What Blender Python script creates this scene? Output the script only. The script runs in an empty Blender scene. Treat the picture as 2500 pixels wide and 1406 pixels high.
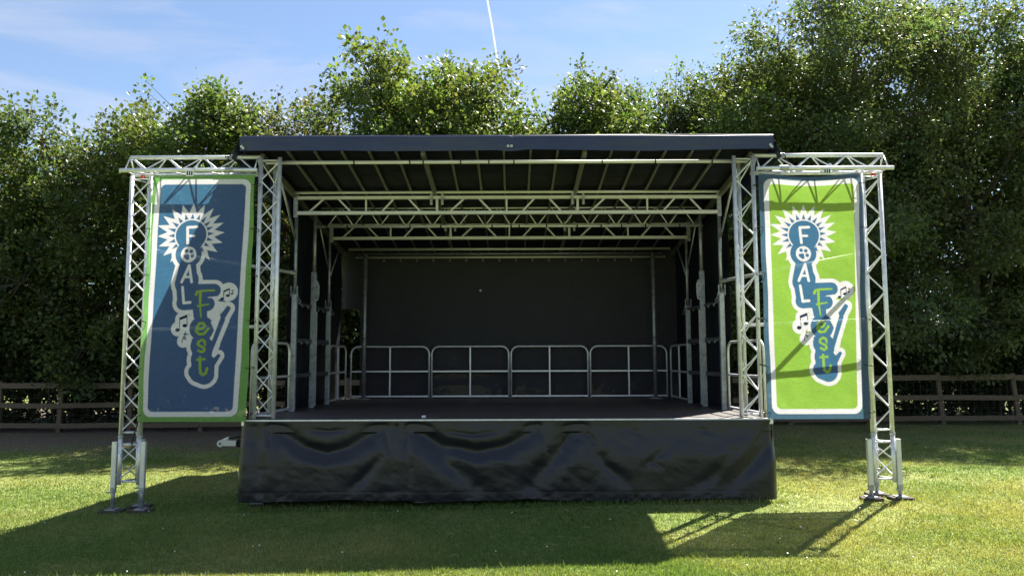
import bpy, math, random
import numpy as np
from mathutils import Vector, Matrix, Quaternion

random.seed(7)
RNG = np.random.default_rng(11)
S = bpy.context.scene
COL = S.collection
R = math.radians

# ------------------------------------------------------------------ camera
PITCH, ROLL = R(5.3), R(-0.2)
cam_d = bpy.data.cameras.new("camera")
cam_d.sensor_width = 36.0
cam_d.lens = 36.0 * 1819.0 / 2500.0
cam_d.clip_start, cam_d.clip_end = 0.1, 20000.0
cam = bpy.data.objects.new("camera", cam_d)
COL.objects.link(cam)
_r = Vector((1, 0, 0)); _u = Vector((0, -math.sin(PITCH), math.cos(PITCH))); _b = Vector((0, -math.cos(PITCH), -math.sin(PITCH)))
_c, _s = math.cos(ROLL), math.sin(ROLL)
_r2, _u2 = _r * _c + _u * _s, _u * _c - _r * _s
cam.matrix_world = Matrix(((_r2.x, _u2.x, _b.x, 0), (_r2.y, _u2.y, _b.y, 0), (_r2.z, _u2.z, _b.z, 1.68), (0, 0, 0, 1)))
S.camera = cam

# ------------------------------------------------------------------ sky and sun
SUN_EL, SUN_AZ = R(53.5), R(38.5)          # azimuth from +Y towards +X: behind the stage, to the right
world = bpy.data.worlds.new("World"); S.world = world
world.use_nodes = True
nt = world.node_tree; nt.nodes.clear()
def wn(t, **kw):
    n = nt.nodes.new(t)
    for k, v in kw.items(): setattr(n, k, v)
    return n
out = wn("ShaderNodeOutputWorld"); bg = wn("ShaderNodeBackground")
sky = wn("ShaderNodeTexSky", sky_type='NISHITA', sun_disc=False, sun_elevation=SUN_EL, sun_rotation=SUN_AZ,
         altitude=50.0, air_density=1.0, dust_density=0.3, ozone_density=2.5)
bg.inputs["Strength"].default_value = 0.050
tc = wn("ShaderNodeTexCoord")
mp = wn("ShaderNodeMapping"); mp.inputs["Rotation"].default_value = (0.3, 0.5, 0.5); mp.inputs["Scale"].default_value = (1.3, 4.5, 7.0)
nz = wn("ShaderNodeTexNoise"); nz.inputs["Scale"].default_value = 1.6; nz.inputs["Detail"].default_value = 7; nz.inputs["Roughness"].default_value = 0.55
nz.inputs["Distortion"].default_value = 0.6
cr = wn("ShaderNodeValToRGB"); cr.color_ramp.elements[0].position = 0.42; cr.color_ramp.elements[1].position = 0.74
cr.color_ramp.elements[0].color = (0.05, 0.05, 0.05, 1); cr.color_ramp.elements[1].color = (0.8, 0.8, 0.8, 1)
cl = wn("ShaderNodeMix", data_type='RGBA', blend_type='MULTIPLY'); cl.inputs[0].default_value = 1.0
cl.inputs[6].default_value = (4.2, 4.35, 5.0, 1); cl.inputs[7].default_value = (1, 1, 1, 1)   # even veil of thin cirrus
mx = wn("ShaderNodeMix", data_type='RGBA')
L = nt.links.new
L(tc.outputs["Generated"], mp.inputs[0]); L(mp.outputs[0], nz.inputs["Vector"]); L(nz.outputs[0], cr.inputs[0])
L(cr.outputs[0], mx.inputs[0])
L(sky.outputs[0], mx.inputs[6]); L(cl.outputs[2], mx.inputs[7]); L(mx.outputs[2], bg.inputs[0]); L(bg.outputs[0], out.inputs[0])

sun_d = bpy.data.lights.new("sun", 'SUN'); sun_d.energy = 4.6; sun_d.angle = R(0.53); sun_d.color = (1.0, 0.95, 0.86)
sun = bpy.data.objects.new("sun", sun_d); COL.objects.link(sun)
SUN_DIR = Vector((math.sin(SUN_AZ) * math.cos(SUN_EL), math.cos(SUN_AZ) * math.cos(SUN_EL), math.sin(SUN_EL)))
sun.rotation_euler = SUN_DIR.to_track_quat('Z', 'Y').to_euler(); sun.location = SUN_DIR * 60

S.view_settings.view_transform = 'Standard'; S.view_settings.look = 'None'
S.view_settings.exposure = 1.92; S.view_settings.gamma = 1.0; S.view_settings.use_curve_mapping = False
S.render.engine = 'CYCLES'
S.cycles.max_bounces = 8; S.cycles.transparent_max_bounces = 16; S.cycles.diffuse_bounces = 4
S.cycles.use_denoising = True

# ------------------------------------------------------------------ materials
def mat(name):
    m = bpy.data.materials.new(name); m.use_nodes = True
    n = m.node_tree.nodes; n.clear()
    o = n.new("ShaderNodeOutputMaterial")
    return m, n, m.node_tree.links.new, o

def pmat(name, c1, c2=None, rough=0.5, rough2=None, metal=0.0, scale=8.0, bump=0.0, bscale=40.0, stretch=(1, 1, 1), detail=5, spec=0.5):
    """Principled surface whose colour and gloss wander between two values, with fine relief."""
    m, n, l, o = mat(name)
    p = n.new("ShaderNodeBsdfPrincipled"); l(p.outputs[0], o.inputs[0])
    p.inputs["Metallic"].default_value = metal; p.inputs["Roughness"].default_value = rough
    p.inputs["Specular IOR Level"].default_value = spec
    tcn = n.new("ShaderNodeTexCoord"); mpn = n.new("ShaderNodeMapping"); mpn.inputs["Scale"].default_value = stretch
    l(tcn.outputs["Object"], mpn.inputs[0])
    if c2 is None: p.inputs["Base Color"].default_value = (*c1, 1)
    else:
        z = n.new("ShaderNodeTexNoise"); z.inputs["Scale"].default_value = scale; z.inputs["Detail"].default_value = detail
        l(mpn.outputs[0], z.inputs["Vector"])
        r = n.new("ShaderNodeValToRGB"); r.color_ramp.elements[0].position = 0.32; r.color_ramp.elements[1].position = 0.68
        r.color_ramp.elements[0].color = (*c1, 1); r.color_ramp.elements[1].color = (*c2, 1)
        l(z.outputs[0], r.inputs[0]); l(r.outputs[0], p.inputs["Base Color"])
        if rough2 is not None:
            mr = n.new("ShaderNodeMapRange"); mr.inputs[3].default_value = rough; mr.inputs[4].default_value = rough2
            l(z.outputs[0], mr.inputs[0]); l(mr.outputs[0], p.inputs["Roughness"])
    if bump:
        z2 = n.new("ShaderNodeTexNoise"); z2.inputs["Scale"].default_value = bscale; z2.inputs["Detail"].default_value = 4
        l(mpn.outputs[0], z2.inputs["Vector"])
        b = n.new("ShaderNodeBump"); b.inputs["Strength"].default_value = bump; b.inputs["Distance"].default_value = 0.02
        l(z2.outputs[0], b.inputs["Height"]); l(b.outputs[0], p.inputs["Normal"])
    return m

M = {}
M['alu'] = pmat('aluminium_tube', (.60, .61, .63), (.80, .80, .81), .34, .52, .55, 14, .05, 60)
M['alu_box'] = pmat('aluminium_box_section', (.60, .59, .57), (.70, .69, .66), .40, .55, .45, 5, .05, 60)
M['galv'] = pmat('galvanised_steel', (.26, .275, .29), (.46, .48, .50), .42, .6, .7, 18, .06, 50)
M['rib'] = pmat('dull_aluminium_rib', (.20, .20, .19), (.30, .30, .28), .45, .6, .7, 6)
M['steel_dark'] = pmat('dark_steel', (.06, .065, .075), (.10, .105, .12), .5, .6, .3, 10)
M['pvc'] = pmat('black_pvc_tarpaulin', (.007, .0078, .013), (.012, .0128, .020), .29, .40, 0, 3, .07, 18, detail=5, spec=.42)
M['pvc_val'] = pmat('sky_tinted_black_pvc', (.014, .022, .060), (.020, .029, .074), .36, .46, 0, 3, .06, 8)  # black PVC with the sky's blue reflection put into its base colour
M['pvc_under'] = pmat('black_roof_lining', (.005, .006, .013), (.008, .009, .018), .45, .55, 0, 2, .35, 3, stretch=(.6, 3, 1), spec=.22)
M['deck'] = pmat('dark_stage_plywood', (.050, .042, .040), (.085, .072, .068), .42, .58, 0, 3, .08, 60, stretch=(.4, 3, 1))
M['black'] = pmat('black_plastic', (.012, .012, .012), None, .5)
M['white_paint'] = pmat('white_painted_metal', (.66, .67, .68), (.76, .76, .76), .35, .5, 0, 6)
M['rubber'] = pmat('black_rubber', (.015, .015, .016), None, .6)
M['board'] = pmat('weathered_board', (.045, .036, .028), (.085, .068, .052), .8, .9, 0, 6, .3, 40, stretch=(1, 8, 1))
M['fence'] = pmat('weathered_fence_timber', (.085, .062, .042), (.165, .125, .085), .8, .95, 0, 5, .5, 30, stretch=(.7, 6, 6))
M['wire'] = pmat('fence_wire', (.20, .20, .19), None, .6, metal=.5)
M['bark'] = pmat('tree_bark', (.045, .038, .028), (.10, .085, .062), .85, .95, 0, 7, .6, 25, stretch=(3, 3, .7))
M['red'] = pmat('red_tape', (.5, .04, .03), None, .5)

def backdrop_mat():
    m, n, l, o = mat('black_mesh_backdrop')
    p = n.new("ShaderNodeBsdfPrincipled"); p.inputs["Roughness"].default_value = .7
    z = n.new("ShaderNodeTexNoise"); z.inputs["Scale"].default_value = 2.5; z.inputs["Detail"].default_value = 6
    bp_ = n.new('ShaderNodeBump'); bp_.inputs['Strength'].default_value = .5; bp_.inputs['Distance'].default_value = .06; l(z.outputs[0], bp_.inputs['Height']); l(bp_.outputs[0], p.inputs['Normal'])
    t = n.new("ShaderNodeTexCoord"); l(t.outputs["Object"], z.inputs["Vector"])
    r = n.new("ShaderNodeValToRGB"); r.color_ramp.elements[0].color = (.013, .012, .019, 1); r.color_ramp.elements[1].color = (.024, .022, .030, 1)
    l(z.outputs[0], r.inputs[0]); l(r.outputs[0], p.inputs["Base Color"])
    tr = n.new("ShaderNodeBsdfTransparent"); ms = n.new("ShaderNodeMixShader"); ms.inputs[0].default_value = .008
    l(p.outputs[0], ms.inputs[1]); l(tr.outputs[0], ms.inputs[2]); l(ms.outputs[0], o.inputs[0])
    return m
M['backdrop'] = backdrop_mat()

def banner_mat():
    m, n, l, o = mat('printed_mesh_fabric')
    a = n.new("ShaderNodeAttribute"); a.attribute_name = "print"
    z = n.new("ShaderNodeTexNoise"); z.inputs["Scale"].default_value = 60; z.inputs["Detail"].default_value = 3
    t = n.new("ShaderNodeTexCoord"); mpn = n.new("ShaderNodeMapping"); mpn.inputs["Scale"].default_value = (.35, 1, 3.0)
    l(t.outputs["Object"], mpn.inputs[0]); l(mpn.outputs[0], z.inputs["Vector"])
    mr = n.new("ShaderNodeMapRange"); mr.inputs[1].default_value = .3; mr.inputs[2].default_value = .7; mr.inputs[3].default_value = .86; mr.inputs[4].default_value = 1.1
    l(z.outputs[0], mr.inputs[0])
    mu = n.new("ShaderNodeMix"); mu.data_type = 'RGBA'; mu.blend_type = 'MULTIPLY'; mu.inputs[0].default_value = 1
    l(a.outputs["Color"], mu.inputs[6]); l(mr.outputs[0], mu.inputs[7])
    d = n.new("ShaderNodeBsdfDiffuse"); tl = n.new("ShaderNodeBsdfTranslucent"); tr = n.new("ShaderNodeBsdfTransparent")
    l(mu.outputs[2], d.inputs[0]); l(mu.outputs[2], tl.inputs[0])
    m1 = n.new("ShaderNodeMixShader"); m1.inputs[0].default_value = .36
    a2 = n.new("ShaderNodeAttribute"); a2.attribute_name = "glow"
    tm = n.new('ShaderNodeMix'); tm.data_type = 'RGBA'; tm.blend_type = 'MULTIPLY'; tm.inputs[0].default_value = 1
    l(a2.outputs["Color"], tm.inputs[6]); l(mr.outputs[0], tm.inputs[7]); l(tm.outputs[2], tl.inputs[0])
    l(d.outputs[0], m1.inputs[1]); l(tl.outputs[0], m1.inputs[2])
    m2 = n.new("ShaderNodeMixShader"); m2.inputs[0].default_value = .10
    l(m1.outputs[0], m2.inputs[1]); l(tr.outputs[0], m2.inputs[2]); l(m2.outputs[0], o.inputs[0])
    return m
M['banner'] = banner_mat()

def leaf_mat(name, trans=.42, gloss=.45, tmul=(1.75, 1.75, .85, 1)):
    m, n, l, o = mat(name)
    a = n.new("ShaderNodeAttribute"); a.attribute_name = "tint"
    p = n.new("ShaderNodeBsdfPrincipled"); p.inputs["Roughness"].default_value = gloss
    p.inputs["Specular IOR Level"].default_value = .40
    l(a.outputs["Color"], p.inputs["Base Color"])
    tl = n.new("ShaderNodeBsdfTranslucent")
    mu = n.new("ShaderNodeMix"); mu.data_type = 'RGBA'; mu.blend_type = 'MULTIPLY'; mu.inputs[0].default_value = 1
    mu.inputs[7].default_value = tmul; l(a.outputs["Color"], mu.inputs[6]); l(mu.outputs[2], tl.inputs[0])
    ms = n.new("ShaderNodeMixShader"); ms.inputs[0].default_value = trans
    l(p.outputs[0], ms.inputs[1]); l(tl.outputs[0], ms.inputs[2]); l(ms.outputs[0], o.inputs[0])
    return m
M['leaf'] = leaf_mat('tree_leaf')
M['blade'] = leaf_mat('grass_blade', .40, .55, (1.5, 1.4, .7, 1))

def lawn_mat():
    m, n, l, o = mat('mown_lawn')
    p = n.new("ShaderNodeBsdfPrincipled"); p.inputs["Roughness"].default_value = .9; p.inputs["Specular IOR Level"].default_value = .15
    t = n.new("ShaderNodeTexCoord")
    def noise(s, d):
        z = n.new("ShaderNodeTexNoise"); z.inputs["Scale"].default_value = s; z.inputs["Detail"].default_value = d
        l(t.outputs["Object"], z.inputs["Vector"]); return z
    z1, z2, z3 = noise(.6, 6), noise(14, 6), noise(.9, 7)
    r1 = n.new("ShaderNodeValToRGB"); r1.color_ramp.elements[0].position = .35; r1.color_ramp.elements[1].position = .7
    r1.color_ramp.elements[0].color = (.12, .17, .05, 1); r1.color_ramp.elements[1].color = (.24, .25, .10, 1)
    l(z1.outputs[0], r1.inputs[0])
    r2 = n.new("ShaderNodeValToRGB"); r2.color_ramp.elements[0].position = .3; r2.color_ramp.elements[1].position = .72
    r2.color_ramp.elements[0].color = (.45, .5, .4, 1); r2.color_ramp.elements[1].color = (1.35, 1.3, 1.1, 1)
    l(z2.outputs[0], r2.inputs[0])
    mu = n.new("ShaderNodeMix"); mu.data_type = 'RGBA'; mu.blend_type = 'MULTIPLY'; mu.inputs[0].default_value = 1
    l(r1.outputs[0], mu.inputs[6]); l(r2.outputs[0], mu.inputs[7])
    # brown strip along the foot of the fence, fainter towards the right
    sx = n.new("ShaderNodeSeparateXYZ"); l(t.outputs["Object"], sx.inputs[0])
    ad = n.new("ShaderNodeMath"); ad.operation = 'MULTIPLY_ADD'; ad.inputs[1].default_value = 4.5; l(z3.outputs[0], ad.inputs[0]); l(sx.outputs[1], ad.inputs[2])
    r3 = n.new("ShaderNodeMapRange"); r3.interpolation_type = 'SMOOTHSTEP'; r3.inputs[1].default_value = 15.6; r3.inputs[2].default_value = 17.4; l(ad.outputs[0], r3.inputs[0])
    r4 = n.new("ShaderNodeMapRange"); r4.interpolation_type = 'SMOOTHSTEP'; r4.inputs[1].default_value = 27.; r4.inputs[2].default_value = 29.; r4.inputs[3].default_value = 1; r4.inputs[4].default_value = 0
    l(ad.outputs[0], r4.inputs[0])
    mm0 = n.new("ShaderNodeMath"); mm0.operation = 'MULTIPLY'; l(r3.outputs[0], mm0.inputs[0]); l(r4.outputs[0], mm0.inputs[1])
    r5 = n.new("ShaderNodeMapRange"); r5.interpolation_type = 'SMOOTHSTEP'; r5.inputs[1].default_value = 2.; r5.inputs[2].default_value = 8.; r5.inputs[3].default_value = 1; r5.inputs[4].default_value = .3; l(sx.outputs[0], r5.inputs[0])
    mm = n.new("ShaderNodeMath"); mm.operation = 'MULTIPLY'; l(mm0.outputs[0], mm.inputs[0]); l(r5.outputs[0], mm.inputs[1])
    strip_ramp = n.new("ShaderNodeValToRGB"); strip_ramp.color_ramp.elements[0].color = (.085, .066, .050, 1); strip_ramp.color_ramp.elements[1].color = (.21, .165, .122, 1)
    l(z2.outputs[0], strip_ramp.inputs[0])
    m3 = n.new("ShaderNodeMix"); m3.data_type = 'RGBA'; l(mm.outputs[0], m3.inputs[0]); l(mu.outputs[2], m3.inputs[6]); l(strip_ramp.outputs[0], m3.inputs[7])
    l(m3.outputs[2], p.inputs["Base Color"])
    b = n.new("ShaderNodeBump"); b.inputs["Strength"].default_value = .8; b.inputs["Distance"].default_value = .03; l(z2.outputs[0], b.inputs["Height"]); l(b.outputs[0], p.inputs["Normal"])
    l(p.outputs[0], o.inputs[0])
    return m
M['lawn'] = lawn_mat()

# ------------------------------------------------------------------ object helpers
WORLD = {}
def link(name, data, parent=None, W=None, material=None):
    o = bpy.data.objects.new(name, data); COL.objects.link(o)
    W = W if W is not None else Matrix.Identity(4)
    if parent is not None:
        o.parent = parent; o.matrix_parent_inverse = WORLD[parent].inverted()
    o.matrix_basis = W; WORLD[o] = W.copy()
    if material is not None and data is not None and not data.materials: data.materials.append(M[material] if isinstance(material, str) else material)
    return o
def tag(o, label, cat, group=None):
    o["label"] = label; o["category"] = cat
    if group: o["group"] = group
    return o
def thing(name, loc, label, cat, group=None):
    return tag(link(name, None, None, Matrix.Translation(loc)), label, cat, group)

class MB:
    def __init__(s): s.v = []; s.f = []
    def box(s, lo, hi):
        b = len(s.v); x0, y0, z0 = lo; x1, y1, z1 = hi
        s.v += [(x0,y0,z0),(x1,y0,z0),(x1,y1,z0),(x0,y1,z0),(x0,y0,z1),(x1,y0,z1),(x1,y1,z1),(x0,y1,z1)]
        s.f += [tuple(b+i for i in q) for q in ((0,3,2,1),(4,5,6,7),(0,1,5,4),(1,2,6,5),(2,3,7,6),(3,0,4,7))]
        return s
    def path(s, pts, rad, seg=8, cap=True):
        pts = [Vector(p) for p in pts]; n = len(pts)
        rads = rad if isinstance(rad, (list, tuple)) else [rad] * n
        t = (pts[1] - pts[0]).normalized(); a = t.orthogonal().normalized(); base = len(s.v)
        for i in range(n):
            if i == 0: t2 = pts[1] - pts[0]
            elif i == n - 1: t2 = pts[-1] - pts[-2]
            else: t2 = (pts[i+1] - pts[i]).normalized() + (pts[i] - pts[i-1]).normalized()
            t2.normalize(); a = (a - t2 * a.dot(t2)).normalized(); b = t2.cross(a)
            for k in range(seg):
                th = 2 * math.pi * k / seg
                s.v.append(tuple(pts[i] + (a * math.cos(th) + b * math.sin(th)) * rads[i]))
        for i in range(n - 1):
            for k in range(seg):
                k2 = (k + 1) % seg
                s.f.append((base+i*seg+k, base+i*seg+k2, base+(i+1)*seg+k2, base+(i+1)*seg+k))
        if cap:
            s.f.append(tuple(base + k for k in reversed(range(seg)))); s.f.append(tuple(base+(n-1)*seg+k for k in range(seg)))
        return s
    def mesh(s, name, smooth=False):
        m = bpy.data.meshes.new(name); m.from_pydata(s.v, [], s.f); m.validate()
        if smooth: m.shade_smooth()
        return m
    def build(s, name, material, parent=None, smooth=False, W=None):
        return link(name, s.mesh(name, smooth), parent, W, material)

CACHE = {}
def frame(p0, p1):
    d = Vector(p1) - Vector(p0); q = d.to_track_quat('Z', 'Y')
    return Matrix.Translation(p0) @ q.to_matrix().to_4x4(), d.length
def tube(name, p0, p1, r, material, parent=None, seg=10):
    W, ln = frame(p0, p1); k = ('t', round(r, 4), round(ln, 3), material, seg)
    if k not in CACHE:
        b = MB().path([(0,0,0),(0,0,ln)], r, seg) if name != 'diagonal' else MB().path([(0,0,0),(0,0,.024),(0,0,.036),(0,0,ln-.036),(0,0,ln-.024),(0,0,ln)], [r*1.7,r*1.7,r,r,r*1.7,r*1.7], seg)
        me = b.mesh(name)
        for pl in me.polygons: pl.use_smooth = len(pl.vertices) == 4
        CACHE[k] = me
    return link(name, CACHE[k], parent, W, material)
def bar(name, p0, p1, w, h, material, parent=None):
    """Box section from p0 to p1; w across (level), h up."""
    d = (Vector(p1) - Vector(p0)); ln = d.length; z = d.normalized()
    up = Vector((0,0,1)) if abs(z.z) < .9 else Vector((0,1,0))
    x = z.cross(up).normalized() * -1; y = z.cross(x)
    W = Matrix(((x.x,y.x,z.x,p0[0]),(x.y,y.y,z.y,p0[1]),(x.z,y.z,z.z,p0[2]),(0,0,0,1)))
    k = ('b', round(w,4), round(h,4), round(ln,3), material)
    if k not in CACHE:
        c = min(w, h) * .12
        b = MB(); pr = [(-w/2+c,-h/2),(w/2-c,-h/2),(w/2,-h/2+c),(w/2,h/2-c),(w/2-c,h/2),(-w/2+c,h/2),(-w/2,h/2-c),(-w/2,-h/2+c)]
        b.v = [(a, e, 0) for a, e in pr] + [(a, e, ln) for a, e in pr]
        b.f = [tuple(reversed(range(8))), tuple(range(8, 16))] + [(i, (i+1) % 8, 8+(i+1) % 8, 8+i) for i in range(8)]
        CACHE[k] = b.mesh(name)
    return link(name, CACHE[k], parent, W, material)
def np_mesh(name, co, quads, smooth=True):
    m = bpy.data.meshes.new(name); n = len(co); q = np.asarray(quads, np.int32); k = q.shape[1]
    m.vertices.add(n); m.vertices.foreach_set("co", np.asarray(co, np.float32).ravel())
    m.loops.add(q.size); m.loops.foreach_set("vertex_index", q.ravel())
    m.polygons.add(len(q)); m.polygons.foreach_set("loop_start", np.arange(0, q.size, k, dtype=np.int32))
    m.polygons.foreach_set("use_smooth", np.full(len(q), smooth))
    m.update(calc_edges=True); return m
def color_attr(m, name, rgb):
    a = m.color_attributes.new(name, 'FLOAT_COLOR', 'POINT')
    c = np.ones((len(rgb), 4), np.float32); c[:, :3] = rgb; a.data.foreach_set("color", c.ravel())
def grid(nx, ny):
    i = np.arange(nx * ny).reshape(ny, nx)
    return np.stack([i[:-1, :-1], i[:-1, 1:], i[1:, 1:], i[1:, :-1]], -1).reshape(-1, 4)

# ------------------------------------------------------------------ ground
def sstep(a, b, x):
    t = np.clip((x - a) / (b - a), 0, 1); return t * t * (3 - 2 * t)
def ground_z(x, y):
    x = np.asarray(x, float); y = np.asarray(y, float)
    k = 0.0145 - 0.0047 * sstep(11, 17, y)
    und = .012 * np.sin(x * 1.3 + y * .7) * np.sin(y * .9 - x * .4)
    return k * 6 * np.tanh(x / 6) + und
def gz(x, y): return float(ground_z(x, y))
def axis(lo, hi, n, k):
    t = np.linspace(-1, 1, n); t = np.sign(t) * np.abs(t) ** k
    return np.where(t < 0, -t * lo, t * hi)
gx, gy = axis(-900., 900., 181, 3.2), 9 + axis(-400., 2200., 181, 3.2)
GX, GY = np.meshgrid(gx, gy)
lawn = link("lawn", np_mesh("lawn", np.stack([GX, GY, ground_z(GX, GY)], -1).reshape(-1, 3), grid(181, 181)), material='lawn')
lawn["kind"] = "structure"; lawn["label"] = "mown green lawn in front of the stage"

# ------------------------------------------------------------------ mobile stage
SXC = -0.06                    # centre line of the stage
ZF = 0.97                      # deck height
YF, YB = 8.65, 13.30
XL, XR = -3.13, 3.01
stage = thing("mobile_stage", (SXC, 11, gz(SXC, 11)), "black covered mobile trailer stage with aluminium roof frame on the lawn", "stage")
deck = MB().box((XL+.03, YF+.03, ZF-.11), (XR-.03, YB, ZF)).build("deck", 'deck', stage)
for i in range(5):             # raised joints between the deck panels
    x = XL + .03 + (XR - XL - .06) * (i + 1) / 6
    MB().box((x-.004, YF+.06, ZF), (x+.004, YB-.02, ZF+.0025)).build("deck_joint", 'steel_dark', deck)
MB().box((XL+.02, YF, ZF-.06), (XR-.02, YF+.028, ZF+.003)).build("edge_trim", 'alu', deck)
MB().box((XL+.12, YF+.7, .35), (XR-.12, YB-.1, ZF-.13)).build("chassis", 'steel_dark', stage)

# skirt: PVC sheet with hanging folds (metres: X across, Z up)
SK = [  # polyline, depth, half width
 ([(-1.46,.93),(-1.44,.78),(-1.40,.62)], .016, .022), ([(-1.18,.93),(-1.22,.80),(-1.25,.66)], .016, .022), ([(-1.33,.94),(-1.31,.84)], .012, .016), ([(.30,.93),(.36,.76),(.40,.60)], .014, .025),
 ([(.80,.92),(.88,.78),(.98,.66)], .016, .03), ([(.72,.92),(.66,.80),(.55,.66)], .016, .02), ([(-2.80,.93),(-2.78,.70)], .018, .025), ([(2.96,.90),(2.80,.72)], .02, .035), ([(1.35,.86),(1.50,.78)], .010, .03), ([(2.1,.88),(2.3,.80)], .010, .03), ([(1.55,.50),(1.7,.44)], .010, .025),
 ([(-2.3,.86),(-2.1,.845),(-1.9,.86)], .012, .025), ([(-.75,.84),(-.45,.80),(-.2,.83)], .014, .025),
 ([(-2.74,.92),(-2.60,.80),(-2.38,.66),(-2.12,.585),(-1.86,.66),(-1.64,.79),(-1.50,.93)], .060, .085),
 ([(-1.14,.92),(-1.02,.80),(-.80,.68),(-.42,.605),(-.10,.65),(.14,.77),(.27,.92)], .055, .085),
 ([(-1.10,.90),(-.95,.72),(-.70,.45),(-.42,.24)], .050, .10),
 ([(.77,.92),(.64,.74),(.42,.48),(.20,.25)], .055, .11),
 ([(.90,.66),(1.05,.46),(1.28,.28)], .030, .07),
 ([(3.00,.86),(2.88,.66),(2.68,.44),(2.46,.25)], .050, .10),
 ([(2.52,.60),(2.20,.30),(2.05,.22)], .022, .07),
 ([(1.72,.62),(1.50,.45)], .020, .05),
 ([(-2.95,.90),(-2.88,.50),(-2.86,.18)], .030, .06),
 ([(-2.72,.90),(-2.62,.55),(-2.60,.15)], .026, .07),
 ([(-1.50,.55),(-1.72,.30),(-1.80,.22)], .030, .06),
 ([(-1.33,.90),(-1.36,.50),(-1.34,.18)], .014, .05),
 ([(-1.22,.85),(-1.16,.45),(-1.18,.2)], .016, .04),
]
def polydist(px, pz, pts):
    best = np.full(px.shape, 1e9); tt = np.zeros(px.shape); n = len(pts) - 1
    for i, ((ax, az), (bx, bz)) in enumerate(zip(pts[:-1], pts[1:])):
        dx, dz = bx - ax, bz - az
        t = np.clip(((px - ax) * dx + (pz - az) * dz) / (dx * dx + dz * dz), 0, 1)
        d = np.hypot(px - ax - t * dx, pz - az - t * dz)
        m_ = d < best; best = np.where(m_, d, best); tt = np.where(m_, (i + t) / n, tt)
    return best, tt
def vnoise(x, y, seed, freq, octv=4):
    """Smooth value noise."""
    r = np.random.default_rng(seed); tot = np.zeros_like(x); amp = 1.
    for _ in range(octv):
        g = r.random((64, 64)); fx, fy = (x * freq) % 63, (y * freq) % 63
        i, j = np.floor(fx).astype(int), np.floor(fy).astype(int); u, v = fx - i, fy - j
        u, v = u*u*(3-2*u), v*v*(3-2*v); i2, j2 = (i+1) % 64, (j+1) % 64
        tot += amp * ((g[i,j]*(1-u)+g[i2,j]*u)*(1-v) + (g[i,j2]*(1-u)+g[i2,j2]*u)*v - .5); amp *= .5; freq *= 2.03
    return tot
def make_skirt():
    nx, nz = 520, 84
    X, Z = np.meshgrid(np.linspace(XL, XR, nx), np.linspace(0.075, ZF-.012, nz))
    d = np.zeros_like(X)
    for pts, A, w in SK:
        dist, t = polydist(X, Z, pts)
        d += -.80 * A * np.exp(-(dist / w) ** 2) * (.35 + .65 * np.sin(np.pi * np.clip(t, .04, .96)))
    slack = np.sin(np.pi * np.clip((Z - .06) / .9, 0, 1))
    d += slack * (.022 * vnoise(X + 9, Z * 1.4 + 3, 4, 1.6, 3))
    d += .006 * vnoise(X + 5, Z + 5, 5, 8., 3) * (.2 + .8 * sstep(.30, .14, Z) + .8 * sstep(.8, .9, Z))
    d += .006 * np.abs(vnoise(X * 1.1 + Z * 1.6 + 15, Z * 1.2 - X * .5 + 19, 7, 4.2, 3)) * slack
    d += .010 * np.maximum(0, vnoise(X * .8 + Z * .8 + 5, Z * .5 - X * .3 + 9, 6, 2.6, 3)) 
    hem = np.exp(-((Z - .17) / .010) ** 2); d -= hem * .0013
    d += .012 * np.exp(-((Z - .105) / .02) ** 2) * np.sin(X * 38 + 3 * np.sin(X * 5)) * .12
    keep = sstep(0.955, .89, Z)
    
    Y = YF - .022 - .05 * sstep(.94, .45, Z) - d * keep
    Y = np.where(Z > ZF - .14, np.minimum(Y, YF - .006 - .01 * np.clip((ZF - Z) / .14, 0, 1)), np.minimum(Y, YF + .05))
    # rounded corners turning back along the sides
    for sgn, xe in ((1, XL), (-1, XR)):
        e = (X - xe) * sgn; k = np.clip(1 - e / .10, 0, 1); Y = Y + .09 * k * k
    Zb = Z + (1 - sstep(.07, .2, Z)) * (.012 * np.sin(X * 3.1 + 1) + .006 * np.sin(X * 9.0))
    o = link("skirt", np_mesh("skirt", np.stack([X, Y, Zb], -1).reshape(-1, 3), grid(nx, nz)), stage, None, 'pvc')
    o["label"] = "wrinkled black tarpaulin skirt along the stage front"
    for xe, sg in ((XL, -1), (XR, 1)):
        ny, nz2 = 60, 24
        Yg, Zg = np.meshgrid(np.linspace(YF + .02, YB, ny), np.linspace(.10, ZF - .012, nz2))
        Xg = xe + sg * (-.035 + .02 * vnoise(Yg, Zg, 8, 2.2, 3) * sstep(.95, .8, Zg))
        link("skirt", np_mesh("side_skirt", np.stack([Xg, Yg, Zg], -1).reshape(-1, 3), grid(ny, nz2)), stage, None, 'pvc')
make_skirt()
MB().box((XL, YB-.01, .1), (XR, YB+.02, ZF-.02)).build("rear_skirt", 'pvc', stage)
for x in (-2.99, -1.07, 0.92, 2.75):   # jack legs under the front beam
    y = 8.95; zz = gz(x, y)
    lg = tube("jack_leg", (x, y, zz + .03), (x, y, .60), .024, 'galv', stage)
    MB().box((x-.075, y-.06, zz+.024), (x+.075, y+.06, zz+.033)).build("foot_plate", 'galv', lg)

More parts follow.
